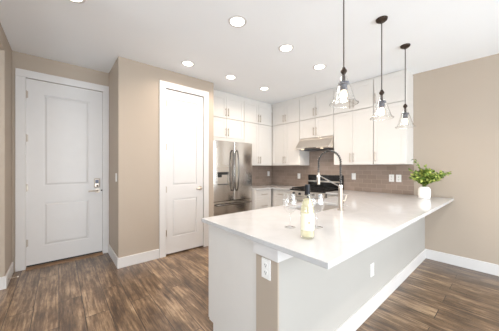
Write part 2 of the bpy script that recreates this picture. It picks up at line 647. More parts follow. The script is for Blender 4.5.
def panel_door(name, x, y0, y1, zb, zt, panels, label):
    """door slab facing +x, hinged on its low-y side; panels in local (u0,u1,z0,z1)"""
    t = 0.036
    wd = y1 - y0
    us = sorted({0, wd} | {p[0] for p in panels} | {p[1] for p in panels})
    m = MB()
    xb, xf = x - t, x
    # stiles and rails
    u0, u1 = panels[0][0], panels[0][1]
    m.box(xb, xf, y0, y0 + u0, zb, zt).box(xb, xf, y0 + u1, y1, zb, zt)
    zz = [zb]
    for p in sorted(panels, key=lambda q: q[2]):
        zz += [p[2], p[3]]
    zz.append(zt)
    for k in range(0, len(zz), 2):
        m.box(xb, xf, y0 + u0, y0 + u1, zz[k], zz[k + 1])
    for a0, a1, b0, b1 in panels:
        m.box(xb, xf - 0.013, y0 + a0, y0 + a1, b0, b1)
        # raised field: frustum
        o = [(y0 + a0 + 0.012, b0 + 0.012), (y0 + a1 - 0.012, b0 + 0.012), (y0 + a1 - 0.012, b1 - 0.012), (y0 + a0 + 0.012, b1 - 0.012)]
        q = [(y0 + a0 + 0.034, b0 + 0.034), (y0 + a1 - 0.034, b0 + 0.034), (y0 + a1 - 0.034, b1 - 0.034), (y0 + a0 + 0.034, b1 - 0.034)]
        A = [m.bm.verts.new((xf - 0.0125, a, b)) for a, b in o]
        B = [m.bm.verts.new((xf - 0.003, a, b)) for a, b in q]
        m.bm.faces.new(B)
        for i in range(4):
            j = (i + 1) % 4
            m.bm.faces.new((A[i], A[j], B[j], B[i]))
    return tag(m.build(name, M['door']), label, 'door', None, 'structure')


def hinges(door, x, y, zs):
    for z in zs:
        m = MB().box(x, x + 0.003, y - 0.001, y + 0.016, z - 0.045, z + 0.045).cyl((x + 0.007, y - 0.002, z - 0.05), (x + 0.007, y - 0.002, z + 0.05), 0.006, n=10)
        m.build('hinge', M['nickel'], door)


def lever(door, x, y, z, length):
    m = MB().cyl((x, y, z), (x + 0.012, y, z), 0.036, n=24).cyl((x + 0.012, y, z), (x + 0.05, y, z), 0.013, n=14)
    m.tube([(x + 0.05, y + 0.012, z), (x + 0.054, y - 0.02, z), (x + 0.052, y - length * 0.6, z - 0.002), (x + 0.048, y - length, z - 0.006)], [0.013, 0.013, 0.012, 0.010], 10)
    return m.build('door_handle', M['nickel'], door, smooth=False, bevel=0.002)


wd = DE1 - DE0
d1 = panel_door('door_1', XE - 0.006, DE0, DE1, 0.040, DTOP - 0.003,
                [(0.17, wd - 0.165, 1.078, 2.305), (0.17, wd - 0.165, 0.268, 0.848)], 'white two panel entry door with keypad lock')
MB().box(XE - 0.036, XE - 0.008, DE0 + 0.004, DE1 - 0.004, 0.021, 0.0395).build('dark_gap_strip', M['dark'], d1)  # dark strip standing in for the shaded gap under the door
hinges(d1, XE - 0.006, DE0 + 0.004, (0.335, 1.06, 1.71, 2.28))
lever(d1, XE - 0.006, 0.448, 0.975, 0.115)
kp = MB().box(XE - 0.006, XE + 0.02, 0.404, 0.480, 1.022, 1.160).build('keypad_lock', M['nickel'], d1, bevel=0.012, seg=3)
MB().box(XE + 0.02, XE + 0.023, 0.420, 0.464, 1.085, 1.142).build('keypad', M['slate'], kp, bevel=0.001)
MB().cyl((XE + 0.02, 0.447, 1.048), (XE + 0.026, 0.447, 1.048), 0.013, n=16).build('key_cylinder', M['bronze'], kp)
MB().cyl((XE - 0.006, DE1 - 0.012, 0.975), (XE + 0.004, DE1 - 0.012, 0.975), 0.012, n=12).build('latch_plate', M['bronze'], d1)

wd = PD1 - PD0
d2 = panel_door('door_2', XP - 0.006, PD0, PD1, 0.022, PTOP - 0.003,
                [(0.105, wd - 0.115, 1.050, 2.375), (0.105, wd - 0.115, 0.268, 0.845)], 'white two panel closet door between entry and refrigerator')
hinges(d2, XP - 0.006, PD0 + 0.004, (0.34, 0.995, 1.635, 2.29))
lever(d2, XP - 0.006, 1.785, 0.985, 0.09)


# ---------------------------------------------------------------- cabinets
def shaker(w_, h_, t=0.020, rail=0.055, rec=0.0045):
    m = MB()
    m.box(0, rail, -t, 0, 0, h_).box(w_ - rail, w_, -t, 0, 0, h_)
    m.box(rail, w_ - rail, -t, 0, 0, rail).box(rail, w_ - rail, -t, 0, h_ - rail, h_)
    m.box(rail, w_ - rail, -t + rec, 0, rail, h_ - rail)
    return m


def bar_pull(vertical, L, x, z, y=-0.020):
    m = MB()
    if vertical:
        m.cyl((x, y - 0.032, z - L / 2), (x, y - 0.032, z + L / 2), 0.0068, n=10)
        for s in (-1, 1):
            m.cyl((x, y, z + s * L * 0.36), (x, y - 0.032, z + s * L * 0.36), 0.0045, n=8)
    else:
        m.cyl((x - L / 2, y - 0.032, z), (x + L / 2, y - 0.032, z), 0.0068, n=10)
        for s in (-1, 1):
            m.cyl((x + s * L * 0.36, y, z), (x + s * L * 0.36, y - 0.032, z), 0.0045, n=8)
    return m


def door_part(parent, x0, x1, z0, z1, depth, hx=None, hz=None, L=0.155, name='door'):
    g = 0.0022
    d = shaker(x1 - x0 - 2 * g, z1 - z0 - 2 * g).build(name, M['cab'], parent, bevel=0.0012, seg=1)
    d.location = (x0 + g, -depth - 0.001, z0 + g)
    if hx is not None:
        h = bar_pull(True, L, hx - x0 - g, hz - z0 - g).build('handle', M['nickel'], d, smooth=True)
    return d


def drawer_part(parent, x0, x1, z0, z1, depth, rail=0.045):
    g = 0.002
    d = shaker(x1 - x0 - 2 * g, z1 - z0 - 2 * g, rail=rail).build('drawer', M['cab'], parent, bevel=0.0012, seg=1)
    d.location = (x0 + g, -depth - 0.001, z0 + g)
    L = min(0.16, (x1 - x0) * 0.4)
    bar_pull(False, L, (x1 - x0) / 2 - g, (z1 - z0) / 2 - g).build('handle', M['nickel'], d, smooth=True)
    return d


def upper(label, loc, rz, w_, h_, d_, ndoors, single='left', group=None, splits=None):
    t = thing('wall_cabinet', label, 'cabinet', loc, rz, group)
    MB().box(0.001, w_ - 0.001, -d_, 0, 0.0, h_).build('body', M['cab'], t, bevel=0.001, seg=1)
    hz = 0.115 if h_ < 0.5 else 0.12
    if ndoors == 2:
        c = w_ / 2
        e = 0.003
        door_part(t, e, c, e, h_ - e, d_, c - 0.03, hz)
        door_part(t, c, w_ - e, e, h_ - e, d_, c + 0.03, hz)
    else:
        door_part(t, 0.0048, w_ - 0.0048, 0.0048, h_ - 0.0048, d_, 0.032 if single == 'left' else w_ - 0.032, hz)
    return t


ZU0, ZU1, ZU2 = 1.372, 2.277, 2.713
UD = 0.325
G_U = None
bx = (-3.603, -2.832, -2.084, -1.418, -0.982)     # unit edges along the back wall
yb = YB - 0.002
lab_low = ('tall two door white wall cabinet in the corner left of the hood', None,
           'tall two door white wall cabinet right of the hood', 'tall single door white wall cabinet at the right end of the row')
lab_top = ('two door white top cabinet above the corner cabinet left of the hood', 'two door white top cabinet in the row above the hood cabinet',
           'two door white top cabinet just right of the hood column', 'single door white top cabinet at the right end under the ceiling')
for k in range(4):
    w_ = bx[k + 1] - bx[k]
    n = 1 if k == 3 else 2
    upper(lab_top[k], (bx[k], yb, ZU1 + 0.001), 0, w_, ZU2 - ZU1 - 0.001, UD, n)
    if k != 1:
        upper(lab_low[k], (bx[k], yb, ZU0), 0, w_, ZU1 - ZU0 - 0.001, UD, n)
upper('short two door white cabinet directly above the range hood', (bx[1], yb, 1.905), 0, bx[2] - bx[1], ZU1 - 1.906, UD, 2)
# side wall units (facing +x); local x runs along +y
xw = XK + 0.002
yf = YB - 0.002 - UD - 0.022
upper('two door white top cabinet over the refrigerator, under the ceiling', (xw, 2.046, ZU1 + 0.001), FACE_POS_X, 0.871, ZU2 - ZU1 - 0.001, UD, 2)
ov = upper('short two door white cabinet directly above the refrigerator', (xw, 2.046, 1.895), FACE_POS_X, 0.871, ZU1 - 1.896, UD, 2)
MB().box(0.001, 0.870, -UD - 0.018, -UD + 0.002, -0.078, -0.001).build('valance', M['cab'], ov)
upper('two door white top cabinet right of the refrigerator column', (xw, 2.919, ZU1 + 0.001), FACE_POS_X, yf - 2.921, ZU2 - ZU1 - 0.001, UD, 2)
upper('tall two door white wall cabinet between refrigerator and corner', (xw, 2.919, ZU0), FACE_POS_X, yf - 2.921, ZU1 - ZU0 - 0.001, UD, 2)
# closure strip between cabinets and ceiling, set back behind the door faces
struct(MB().box(XK + 0.002, XK + 0.30, 2.046, YB - 0.002, ZU2 + 0.001, 2.80).box(XK + 0.30, -0.99, YB - 0.31, YB - 0.002, ZU2 + 0.001, 2.80),
       'trim_5', M['cab'], 'white closure strip above the wall cabinets', 'trim')

# base cabinets
CT0, CT1 = 0.878, 0.908
BZ = 0.876


def base_cab(label, loc, rz, w_, d_, layout, toe=True):
    t = thing('base_cabinet', label, 'cabinet', loc, rz)
    m = MB().box(0.001, w_ - 0.001, -d_, 0, 0.10, BZ).box(0.001, w_ - 0.001, -d_ + 0.06, 0, 0.0, 0.10)
    m.build('body', M['cab'], t)
    if layout == 'drawers':
        zs = (0.105, 0.40, 0.69, BZ - 0.006)
        for a, b in zip(zs, zs[1:]):
            drawer_part(t, 0.003, w_ - 0.003, a, b, d_)
    else:
        drawer_part(t, 0.003, w_ - 0.003, 0.70, BZ - 0.006, d_)
        if w_ > 0.5:
            door_part(t, 0.003, w_ / 2, 0.105, 0.698, d_, w_ / 2 - 0.03, 0.60)
            door_part(t, w_ / 2, w_ - 0.003, 0.105, 0.698, d_, w_ / 2 + 0.03, 0.60)
        else:
            door_part(t, 0.003, w_ - 0.003, 0.105, 0.698, d_, w_ - 0.035, 0.60)
    return t


base_cab('white drawer base cabinet right of the refrigerator', (XK + 0.002, 2.985, 0), FACE_POS_X, 0.455, 0.605, 'drawers')
base_cab('white drawer base cabinet left of the range', (-3.29, YB - 0.002, 0), 0, 0.463, 0.61, 'drawers')
MB().box(-0.054, -0.001, -0.612, -0.592, 0.10, BZ).build('corner_filler', M['cab'], [o for o in COL.objects if o.get('label') == 'white drawer base cabinet left of the range'][0])
base_cab('white base cabinet between range and peninsula', (-2.056, YB - 0.002, 0), 0, 0.385, 0.61, 'doors')
MBx = -1.024
for lab, ya, yb2 in (('white base cabinet with finished end panel at the near end of the peninsula', 0.925, 1.60),
                     ('white base cabinet under the sink in the peninsula', 1.602, 2.52),
                     ('white base cabinet at the far end of the peninsula by the range', 2.522, 3.40)):
    if 'sink' in lab:
        t = thing('base_cabinet', lab, 'cabinet', (MBx, yb2, 0), FACE_NEG_X)
        w_ = yb2 - ya
        m = MB().box(0.001, w_ - 0.001, -0.565, -0.545, 0.1, BZ).box(0.001, 0.02, -0.545, 0, 0.1, BZ).box(w_ - 0.02, w_ - 0.001, -0.545, 0, 0.1, BZ)
        m.box(0.001, w_ - 0.001, -0.505, 0, 0, 0.10).box(0.02, w_ - 0.02, -0.02, 0, 0.1, BZ)
        m.build('body', M['cab'], t)
        door_part(t, 0.003, w_ / 2, 0.105, BZ - 0.006, 0.565, w_ / 2 - 0.03, 0.76)
        door_part(t, w_ / 2, w_ - 0.003, 0.105, BZ - 0.006, 0.565, w_ / 2 + 0.03, 0.76)
    else:
        base_cab(lab, (MBx, yb2, 0), FACE_NEG_X, yb2 - ya, 0.565, 'doors')

# countertops
SX0, SX1, SY0, SY1 = -1.53, -1.185, 1.80, 2.43
m = MB()
m.slab([-2.055, -1.655, SX0, SX1, -0.52], [0.89, SY0, SY1, 3.43, YB - 0.012],
       lambda x, y: not (x < -1.655 and y < 3.43) and not (SX0 < x < SX1 and SY0 < y < SY1), CT0, CT1)
tag(m.build('countertop', M['quartz'], bevel=0.003), 'long white quartz peninsula countertop with overhang and sink cutout', 'countertop')
m = MB()
m.slab([XK + 0.012, -3.30, -2.823], [2.985, 3.43, YB - 0.012], lambda x, y: not (x > -3.30 and y < 3.43), CT0, CT1)
tag(m.build('countertop', M['quartz'], bevel=0.003), 'white quartz corner countertop between refrigerator and range', 'countertop')

# sink: open undermount bowl
m = MB()
a0, a1, b0, b1 = SX0 - 0.012, SX1 + 0.012, SY0 - 0.012, SY1 + 0.012
m.slab([a0, SX0 - 0.003, SX1 + 0.003, a1], [b0, SY0 - 0.003, SY1 + 0.003, b1],
       lambda x, y: not (SX0 < x < SX1 and SY0 < y < SY1), 0.69, CT0 - 0.002)
m.box(a0, a1, b0, b1, 0.68, 0.69)
sk = thing('kitchen_sink', 'undermount stainless sink set in the peninsula countertop', 'sink', (0, 0, 0))
m.build('bowl', M['sinksteel'], sk)
MB().cyl((-1.35, 2.08, 0.690), (-1.35, 2.08, 0.694), 0.045, n=20).build('drain', M['chrome'], sk)

# ---------------------------------------------------------------- refrigerator
FX = -3.39
fr = thing('refrigerator', 'stainless french door refrigerator with water dispenser between closet and cabinets', 'refrigerator', (0, 0, 0))
F0, F1, FTOP = 2.052, 2.970, 1.806
MB().box(XK + 0.03, FX - 0.075, F0, F1, 0.02, FTOP - 0.012).box(XK + 0.06, FX - 0.12, F0 + 0.03, F1 - 0.03, 0.0, 0.02).build('body', M['dark'], fr)
FS = 2.512


def bow_front(m, y0, y1, z0, z1, a=None, b=None, k0=None, k1=None):
    """door skin gently bowed outward across its width y0..y1; builds the part a..b, k0..k1"""
    a, b = y0 if a is None else a, y1 if b is None else b
    k0, k1 = z0 if k0 is None else k0, z1 if k1 is None else k1

    def front(y):
        u = 2 * (y - y0) / (y1 - y0) - 1
        d = 0.016 * u * u
        e = min(y - y0, y1 - y)
        if e < 0.012:
            q = 1 - e / 0.012
            d += 0.012 * (1 - math.sqrt(max(0.0, 1 - q * q)))
        return FX - d
    ys = {a, b} | {a + (b - a) * i / 22 for i in range(23)}
    ys |= {y for y in [y0 + 0.012 * t for t in (0.1, 0.3, 0.6, 1.0)] + [y1 - 0.012 * t for t in (0.1, 0.3, 0.6, 1.0)] if a < y < b}
    ys = sorted(ys)
    m.prism([(FX - 0.07, b), (FX - 0.07, a)] + [(front(y), y) for y in ys], 'z', k0, k1)


def fdoor(name, y0, y1, z0, z1, hole=None):
    m = MB()
    if hole:
        h0, h1, k0, k1 = hole
        bow_front(m, y0, y1, z0, z1, k1=k0)
        bow_front(m, y0, y1, z0, z1, k0=k1)
        bow_front(m, y0, y1, z0, z1, b=h0, k0=k0, k1=k1)
        bow_front(m, y0, y1, z0, z1, a=h1, k0=k0, k1=k1)
        m.box(FX - 0.07, FX - 0.055, h0, h1, k0, k1)
    else:
        bow_front(m, y0, y1, z0, z1)
    return m.build(name, M['steel'], fr, smooth=True)


hole = (2.145, 2.375, 1.015, 1.245)
dl = fdoor('door', F0, FS - 0.003, 0.722, FTOP, hole)
dr = fdoor('door', FS + 0.003, F1, 0.722, FTOP)
fz = fdoor('freezer_drawer', F0, F1, 0.06, 0.712)


def bow_handle(parent, y, za, zb, horizontal=False):
    pts = []
    for i in range(17):
        s = i / 16
        out = 0.022 + 0.045 * math.sin(PI * s) ** 0.6
        if horizontal:
            pts.append((FX + out, za + (zb - za) * s, y))
        else:
            pts.append((FX + out, y, za + (zb - za) * s))
    m = MB().tube(pts, 0.013, 10)
    for e in (pts[0], pts[-1]):
        m.cyl((FX, e[1], e[2]), (e[0], e[1], e[2]), 0.014, n=10)
    return m.build('handle', M['spring'], parent, smooth=True)


bow_handle(dl, FS - 0.04, 0.90, 1.64)
bow_handle(dr, FS + 0.05, 0.90, 1.64)
bow_handle(fz, 0.655, F0 + 0.06, F1 - 0.06, True)
dp = MB().box(FX, FX + 0.004, hole[0] - 0.012, hole[1] + 0.012, hole[3], hole[3] + 0.10).build('dispenser', M['steel_h'], dl, bevel=0.002)
MB().box(FX - 0.054, FX - 0.03, hole[0] + 0.004, hole[1] - 0.004, hole[2] + 0.004, hole[3] - 0.002).build('dispenser_recess', M['steel_h'], dp)
MB().box(FX - 0.03, FX - 0.012, hole[0] + 0.006, hole[1] - 0.006, hole[3] - 0.05, hole[3] - 0.003).box(FX - 0.03, FX - 0.012, 2.16, 2.24, hole[3] - 0.095, hole[3] - 0.05).build('water_spout', M['dark'], dp, bevel=0.004)
MB().box(FX - 0.03, FX + 0.006, hole[0] + 0.006, hole[1] - 0.006, hole[2] + 0.001, hole[2] + 0.012).build('drip_tray', M['dark'], dp)

# ---------------------------------------------------------------- range
R0, R1, RF = -2.820, -2.061, 3.43
rg = thing('range', 'black and stainless gas range with raised black backguard against the tile', 'range', (0, 0, 0))
MB().box(R0 + 0.002, R1 - 0.002, RF + 0.04, YB - 0.014, 0.03, 0.89).build('body', M['dark'], rg)
for sx in (R0 + 0.05, R1 - 0.05):
    for sy in (RF + 0.1, YB - 0.08):
        MB().cyl((sx, sy, 0.0), (sx, sy, 0.03), 0.018, n=10).build('foot', M['dark'], rg)
MB().box(R0 + 0.001, R1 - 0.001, RF - 0.01, YB - 0.075, 0.891, 0.915).build('cooktop', M['black'], rg, bevel=0.006)
od = MB().box(R0 + 0.006, R1 - 0.006, RF + 0.002, RF + 0.038, 0.22, 0.775).build('oven_door', M['steel_h'], rg, bevel=0.004)
MB().box(R0 + 0.10, R1 - 0.10, RF - 0.001, RF + 0.001, 0.30, 0.64).build('oven_window', M['screen'], od)
hm = MB().cyl((R0 + 0.06, RF - 0.05, 0.72), (R1 - 0.06, RF - 0.05, 0.72), 0.011, n=12)
for sx in (R0 + 0.09, R1 - 0.09):
    hm.cyl((sx, RF + 0.002, 0.72), (sx, RF - 0.05, 0.72), 0.009, n=8)
hm.build('handle', M['chrome'], od, smooth=True)
MB().box(R0 + 0.006, R1 - 0.006, RF + 0.004, RF + 0.038, 0.05, 0.212).build('drawer', M['steel_h'], rg, bevel=0.004)
cp = MB().box(R0 + 0.004, R1 - 0.004, RF + 0.0, RF + 0.038, 0.785, 0.889).build('control_panel', M['steel_h'], rg, bevel=0.004)
for k in range(5):
    x = R0 + 0.10 + k * (R1 - R0 - 0.20) / 4
    MB().cyl((x, RF, 0.838), (x, RF - 0.03, 0.838), 0.024, 0.019, n=18).build('knob', M['dark'], cp)
bgd = MB().box(R0 + 0.004, R1 - 0.004, YB - 0.072, YB - 0.013, 0.892, 1.178).build('backguard', M['black'], rg, bevel=0.006)
MB().box(R0 + 0.006, R1 - 0.006, YB - 0.078, YB - 0.0725, 1.035, 1.062).build('trim_strip', M['steel_h'], bgd)
MB().box(R0 + 0.27, R1 - 0.27, YB - 0.075, YB - 0.0725, 1.085, 1.150).build('display', M['screen'], bgd)
for gx0, gx1 in ((R0 + 0.03, (R0 + R1) / 2 - 0.006), ((R0 + R1) / 2 + 0.006, R1 - 0.03)):
    g = MB()
    ya, yb2 = RF + 0.03, YB - 0.10
    for x in (gx0, (gx0 + gx1) / 2, gx1 - 0.012):
        g.box(x, x + 0.012, ya, yb2, 0.930, 0.944)
    for k in range(5):
        y = ya + (yb2 - ya - 0.012) * k / 4
        g.box(gx0, gx1, y, y + 0.012, 0.930, 0.944)
    for x in (gx0, gx1 - 0.012):
        for y in (ya, yb2 - 0.012):
            g.box(x, x + 0.012, y, y + 0.012, 0.915, 0.930)
    g.build('grate', M['iron'], rg)
for x in (R0 + 0.20, R1 - 0.20):
    for y in (RF + 0.17, YB - 0.25):
        MB().cyl((x, y, 0.915), (x, y, 0.928), 0.045, 0.035, n=20).build('burner', M['iron'], rg)

# ---------------------------------------------------------------- range hood
hd = thing('range_hood', 'stainless under cabinet range hood above the range', 'range hood', (0, 0, 0))
H0, H1 = bx[1] + 0.004, bx[2] - 0.004
hy = YB - 0.012
prof = [(hy, 1.90), (3.745, 1.90), (3.745, 1.868), (3.735, 1.862), (3.60, 1.712), (3.575, 1.706), (3.575, 1.680), (hy, 1.668)]
MB().prism(prof, 'x', H0, H1).build('canopy', M['steel_h'], hd, bevel=0.003)
MB().box(H0 + 0.06, H1 - 0.06, 3.66, hy - 0.06, 1.664, 1.6735).build('filter', M['slate'], hd)
for hx in (H0 + 0.16, H1 - 0.16):
    MB().cyl((hx, 3.625, 1.668), (hx, 3.625, 1.680), 0.028, n=20).build('lamp_lens', M['hood_lens'], hd)
    l = bpy.data.lights.new('hood_glow', 'SPOT')
    l.energy = 4.0
    l.color = (1.0, 0.84, 0.68)
    l.spot_size = math.radians(150)
    l.spot_blend = 0.6
    l.shadow_soft_size = 0.028
    o = bpy.data.objects.new('hood_glow', l)
    COL.objects.link(o)
    o.location = (hx, 3.625, 1.66)
MB().box(H0 + 0.25, H1 - 0.25, 3.571, 3.5745, 1.684, 1.702).build('control_strip', M['dark'], hd)


# ---------------------------------------------------------------- faucet
fx, fy = -1.095, 2.10
fc = thing('kitchen_faucet', 'tall spring neck pull down faucet behind the peninsula sink', 'faucet', (fx, fy, CT1))
MB().cyl((0, 0, 0), (0, 0, 0.012), 0.031, n=24).cyl((0, 0, 0.012), (0, 0, 0.235), 0.0195, n=24).build('column', M['nickel'], fc, bevel=0.002)
lv = MB().cyl((0, 0.02, 0.075), (0, 0.052, 0.075), 0.013, n=14).tube([(0, 0.05, 0.075), (0.01, 0.07, 0.09), (0.02, 0.085, 0.14)], 0.006, 8)
lv.build('lever_handle', M['nickel'], fc, smooth=True)
R_ = 0.122
path = [Vector((0, 0, 0.235 + 0.225 * i / 14)) for i in range(15)]
path += [Vector((-R_ + R_ * math.cos(a), 0, 0.46 + R_ * math.sin(a))) for a in [PI * k / 26 for k in range(1, 27)]]
path += [Vector((-2 * R_, 0, 0.46 - 0.10 * i / 7)) for i in range(1, 8)]
MB().tube(path, 0.0068, 10).build('hose', M['dark'], fc, smooth=True)
# spring coil wound round the hose
seg = [0.0]
for a, b in zip(path, path[1:]):
    seg.append(seg[-1] + (b - a).length)
tot = seg[-1]
coil = []
turns, per = 34, 10
for i in range(turns * per + 1):
    s = tot * i / (turns * per)
    k = max(j for j in range(len(seg)) if seg[j] <= s + 1e-9)
    k = min(k, len(path) - 2)
    f = (s - seg[k]) / (seg[k + 1] - seg[k])
    p = path[k].lerp(path[k + 1], f)
    t_ = (path[k + 1] - path[k]).normalized()
    nn = t_.cross(Vector((0, 1, 0))).normalized()
    a = 2 * PI * i / per
    coil.append(p + nn * 0.0115 * math.cos(a) + Vector((0, 1, 0)) * 0.0115 * math.sin(a))
MB().tube(coil, 0.0028, 5).build('spring', M['spring'], fc, smooth=True)
sh = MB().lathe([(0.012, 0.0), (0.0165, 0.004), (0.0175, 0.03), (0.0165, 0.075), (0.013, 0.10), (0.011, 0.125), (0.013, 0.13)], 20, (-2 * R_, 0, 0.235), True)
sh.build('spray_head', M['nickel'], fc, smooth=True)
MB().cyl((0, 0, 0.222), (0, 0, 0.245), 0.0225, n=20).tube([(0, 0, 0.226), (-0.10, 0, 0.268), (-2 * R_ + 0.018, 0, 0.325)], 0.0068, 8) \
    .lathe([(0.0185, 0), (0.0225, 0), (0.0225, 0.018), (0.0185, 0.018), (0.0185, 0)], 20, (-2 * R_, 0, 0.316)).build('support_arm', M['chrome'], fc, smooth=True)


# ---------------------------------------------------------------- wine bottle and glasses
wb = thing('wine_bottle', 'clear bottle of white wine with dark capsule standing on the peninsula', 'bottle', (-0.787, 1.117, CT1))
wb.scale = (1.02, 1.02, 1.05)
bot = [(0.001, 0.012), (0.026, 0.004), (0.034, 0.0), (0.039, 0.004), (0.040, 0.012), (0.040, 0.150), (0.0385, 0.168), (0.032, 0.195), (0.022, 0.222), (0.0155, 0.245), (0.0140, 0.262), (0.0140, 0.288)]
MB().lathe(bot, 36).build('glass_body', M['bottle'], wb, smooth=True)
MB().lathe([(0.001, 0.014), (0.036, 0.014), (0.0375, 0.02), (0.0375, 0.148), (0.036, 0.166), (0.030, 0.192), (0.020, 0.218), (0.001, 0.219)], 32).build('wine', M['wine'], wb, smooth=True)
MB().lathe([(0.0148, 0.226 + 0.018), (0.0154, 0.246), (0.0152, 0.290), (0.0155, 0.2915), (0.0155, 0.2975), (0.014, 0.2995), (0.001, 0.300)], 24).build('capsule', M['capsule'], wb, smooth=True)


def wrap(r, a0, a1, z0, z1, n=16):
    m = MB()
    lo, hi = [], []
    for rr in (r, r + 0.0006):
        lo.append([m.bm.verts.new((rr * math.cos(a0 + (a1 - a0) * i / n), rr * math.sin(a0 + (a1 - a0) * i / n), z0)) for i in range(n + 1)])
        hi.append([m.bm.verts.new((rr * math.cos(a0 + (a1 - a0) * i / n), rr * math.sin(a0 + (a1 - a0) * i / n), z1)) for i in range(n + 1)])
    for i in range(n):
        for k in (0, 1):
            m.bm.faces.new((lo[k][i], lo[k][i + 1], hi[k][i + 1], hi[k][i]))
        m.bm.faces.new((lo[0][i], lo[1][i], lo[1][i + 1], lo[0][i + 1]))
        m.bm.faces.new((hi[0][i], hi[0][i + 1], hi[1][i + 1], hi[1][i]))
    for i in (0, n):
        m.bm.faces.new((lo[0][i], hi[0][i], hi[1][i], lo[1][i]))
    return m


aim = math.atan2(-1.135, 0.805) + 0.10
lb = wrap(0.0404, aim - 1.05, aim + 1.05, 0.050, 0.142).build('label', M['label'], wb, smooth=False)
wrap(0.0412, aim + 0.02, aim + 0.22, 0.088, 0.098, 5).build('emblem', M['print'], lb)
wrap(0.0412, aim - 0.15, aim + 0.38, 0.104, 0.108, 6).build('lettering', M['printgrey'], lb)
wrap(0.0412, aim - 0.05, aim + 0.28, 0.074, 0.077, 6).build('lettering', M['printgrey'], lb)
wrap(0.0160, aim - 0.25, aim + 0.35, 0.226, 0.236, 5).build('neck_emblem', M['capsule'], wb)


def wine_glass(label, loc):
    t = thing('wine_glass', label, 'glass', loc, 0, 'wine glasses on the peninsula')
    MB().lathe([(0.001, 0.100), (0.014, 0.102), (0.030, 0.114), (0.040, 0.135), (0.0465, 0.160), (0.0445, 0.195), (0.0385, 0.236)], 36).build('bowl', M['stemglass'], t, smooth=True)
    MB().lathe([(0.0035, 0.006), (0.0032, 0.05), (0.0038, 0.09), (0.009, 0.1005)], 12).build('stem', M['stemglass'], t, smooth=True)
    MB().lathe([(0.036, 0.0), (0.0365, 0.002), (0.020, 0.004), (0.004, 0.008)], 32).build('foot', M['stemglass'], t, smooth=True)
    t.scale = (1.08, 1.08, 1.0)
    return t


wine_glass('empty clear wine glass left of the wine bottle', (-1.0, 1.217, CT1))
g2 = copy_tree(bpy.data.objects['wine_glass'])
g2.location = (-0.879, 1.359, CT1)
g2['label'] = 'empty clear wine glass right of and behind the wine bottle'

# ---------------------------------------------------------------- vase and leafy sprigs
VX, VY = -0.78, 3.76
vz = thing('vase', 'small white ribbed ceramic vase on the far end of the peninsula', 'vase', (VX, VY, CT1))
prof = [(0.001, 0.004), (0.054, 0.0), (0.063, 0.006), (0.068, 0.05), (0.069, 0.095), (0.064, 0.128), (0.052, 0.150), (0.040, 0.159), (0.036, 0.160), (0.033, 0.156), (0.034, 0.146), (0.044, 0.12), (0.050, 0.05), (0.001, 0.02)]
MB().lathe(prof, 96, ripple=lambda a, z: 1 + 0.018 * math.cos(24 * a)).build('body', M['ceramic'], vz, smooth=True)

pl = thing('leafy_sprigs', 'bushy green leafy sprigs standing in the white vase', 'plant', (VX, VY, CT1 + 0.04))
stems, leaves = MB(), MB()
rnd = random.Random(5)


def leaf(m, base, d, L, W, roll):
    d = d.normalized()
    s = d.cross(Vector((0, 0, 1)))
    if s.length < 1e-3:
        s = Vector((1, 0, 0))
    s.normalize()
    s = (Matrix.Rotation(roll, 3, d) @ s).normalized()
    n = s.cross(d).normalized()
    ctr, lf, rt = [], [], []
    for k, (f, wv) in enumerate(((0.0, 0.06), (0.25, 0.8), (0.55, 1.0), (0.82, 0.62), (1.0, 0.02))):
        p = base + d * L * f - n * (0.18 * L * f * f)
        ctr.append(m.bm.verts.new(p))
        lf.append(m.bm.verts.new(p + s * W * wv * 0.5 + n * W * wv * 0.12))
        rt.append(m.bm.verts.new(p - s * W * wv * 0.5 + n * W * wv * 0.12))
    for k in range(4):
        m.bm.faces.new((ctr[k], ctr[k + 1], lf[k + 1], lf[k]))
        m.bm.faces.new((ctr[k], rt[k], rt[k + 1], ctr[k + 1]))


camR = Vector((0.6477, 0.7619, 0))
dirs = []
for i in range(72):
    az = rnd.uniform(0, 2 * PI)
    spread = rnd.uniform(0.1, 1.0) ** 0.8
    h = rnd.uniform(0.19, 0.30)
    r = spread * 0.165
    dirs.append(Vector((math.cos(az) * r, math.sin(az) * r, 0.125 + h * (1 - 0.55 * spread))))
for k in range(10):       # long sprays leaning to one side over the counter, one to the other
    dirs.append(Vector((0.15, 0.10, 0)) * rnd.uniform(1.0, 1.55) + Vector((0, rnd.uniform(-0.05, 0.03), 0.125 + rnd.uniform(0.13, 0.235))))
dirs.append(Vector((-0.10, -0.06, 0.125 + 0.36)))
dirs.append(Vector((-0.14, -0.04, 0.125 + 0.22)))
for e in dirs:
    e = Vector((e.x, min(e.y, 0.26), e.z))
    b0 = Vector((rnd.uniform(-0.012, 0.012), rnd.uniform(-0.012, 0.012), 0.02))
    mid = Vector((e.x * 0.10, e.y * 0.10, 0.125 + (e.z - 0.125) * 0.35))
    mid2 = Vector((e.x * 0.42, e.y * 0.42, 0.125 + (e.z - 0.125) * 0.68))
    nk = Vector((b0.x * 1.3 + e.x * 0.03, b0.y * 1.3 + e.y * 0.03, 0.128))
    pts = [b0, nk, mid, mid2, e]
    stems.tube(pts, [0.0022, 0.002, 0.0018, 0.0014, 0.0008], 5)
    for q in range(28):
        f = 0.30 + 0.70 * q / 27
        g = f * (len(pts) - 1)
        k = min(int(g), len(pts) - 2)
        p = pts[k].lerp(pts[k + 1], g - k)
        if p.z < 0.145:
            continue
        ax = (pts[k + 1] - pts[k]).normalized()
        side = Vector((rnd.uniform(-1, 1), rnd.uniform(-1, 1), rnd.uniform(-0.5, 0.8)))
        d = (ax * 0.5 + side).normalized()
        if p.y + d.y * 0.045 > 0.315:
            d.y = -abs(d.y)
        leaf(leaves, p, d, rnd.uniform(0.030, 0.050), rnd.uniform(0.019, 0.030), rnd.uniform(-1.2, 1.2))
stems.build('stems', M['stem'], pl, smooth=True)
leaves.build('leaves', M['leaf'], pl, smooth=True)


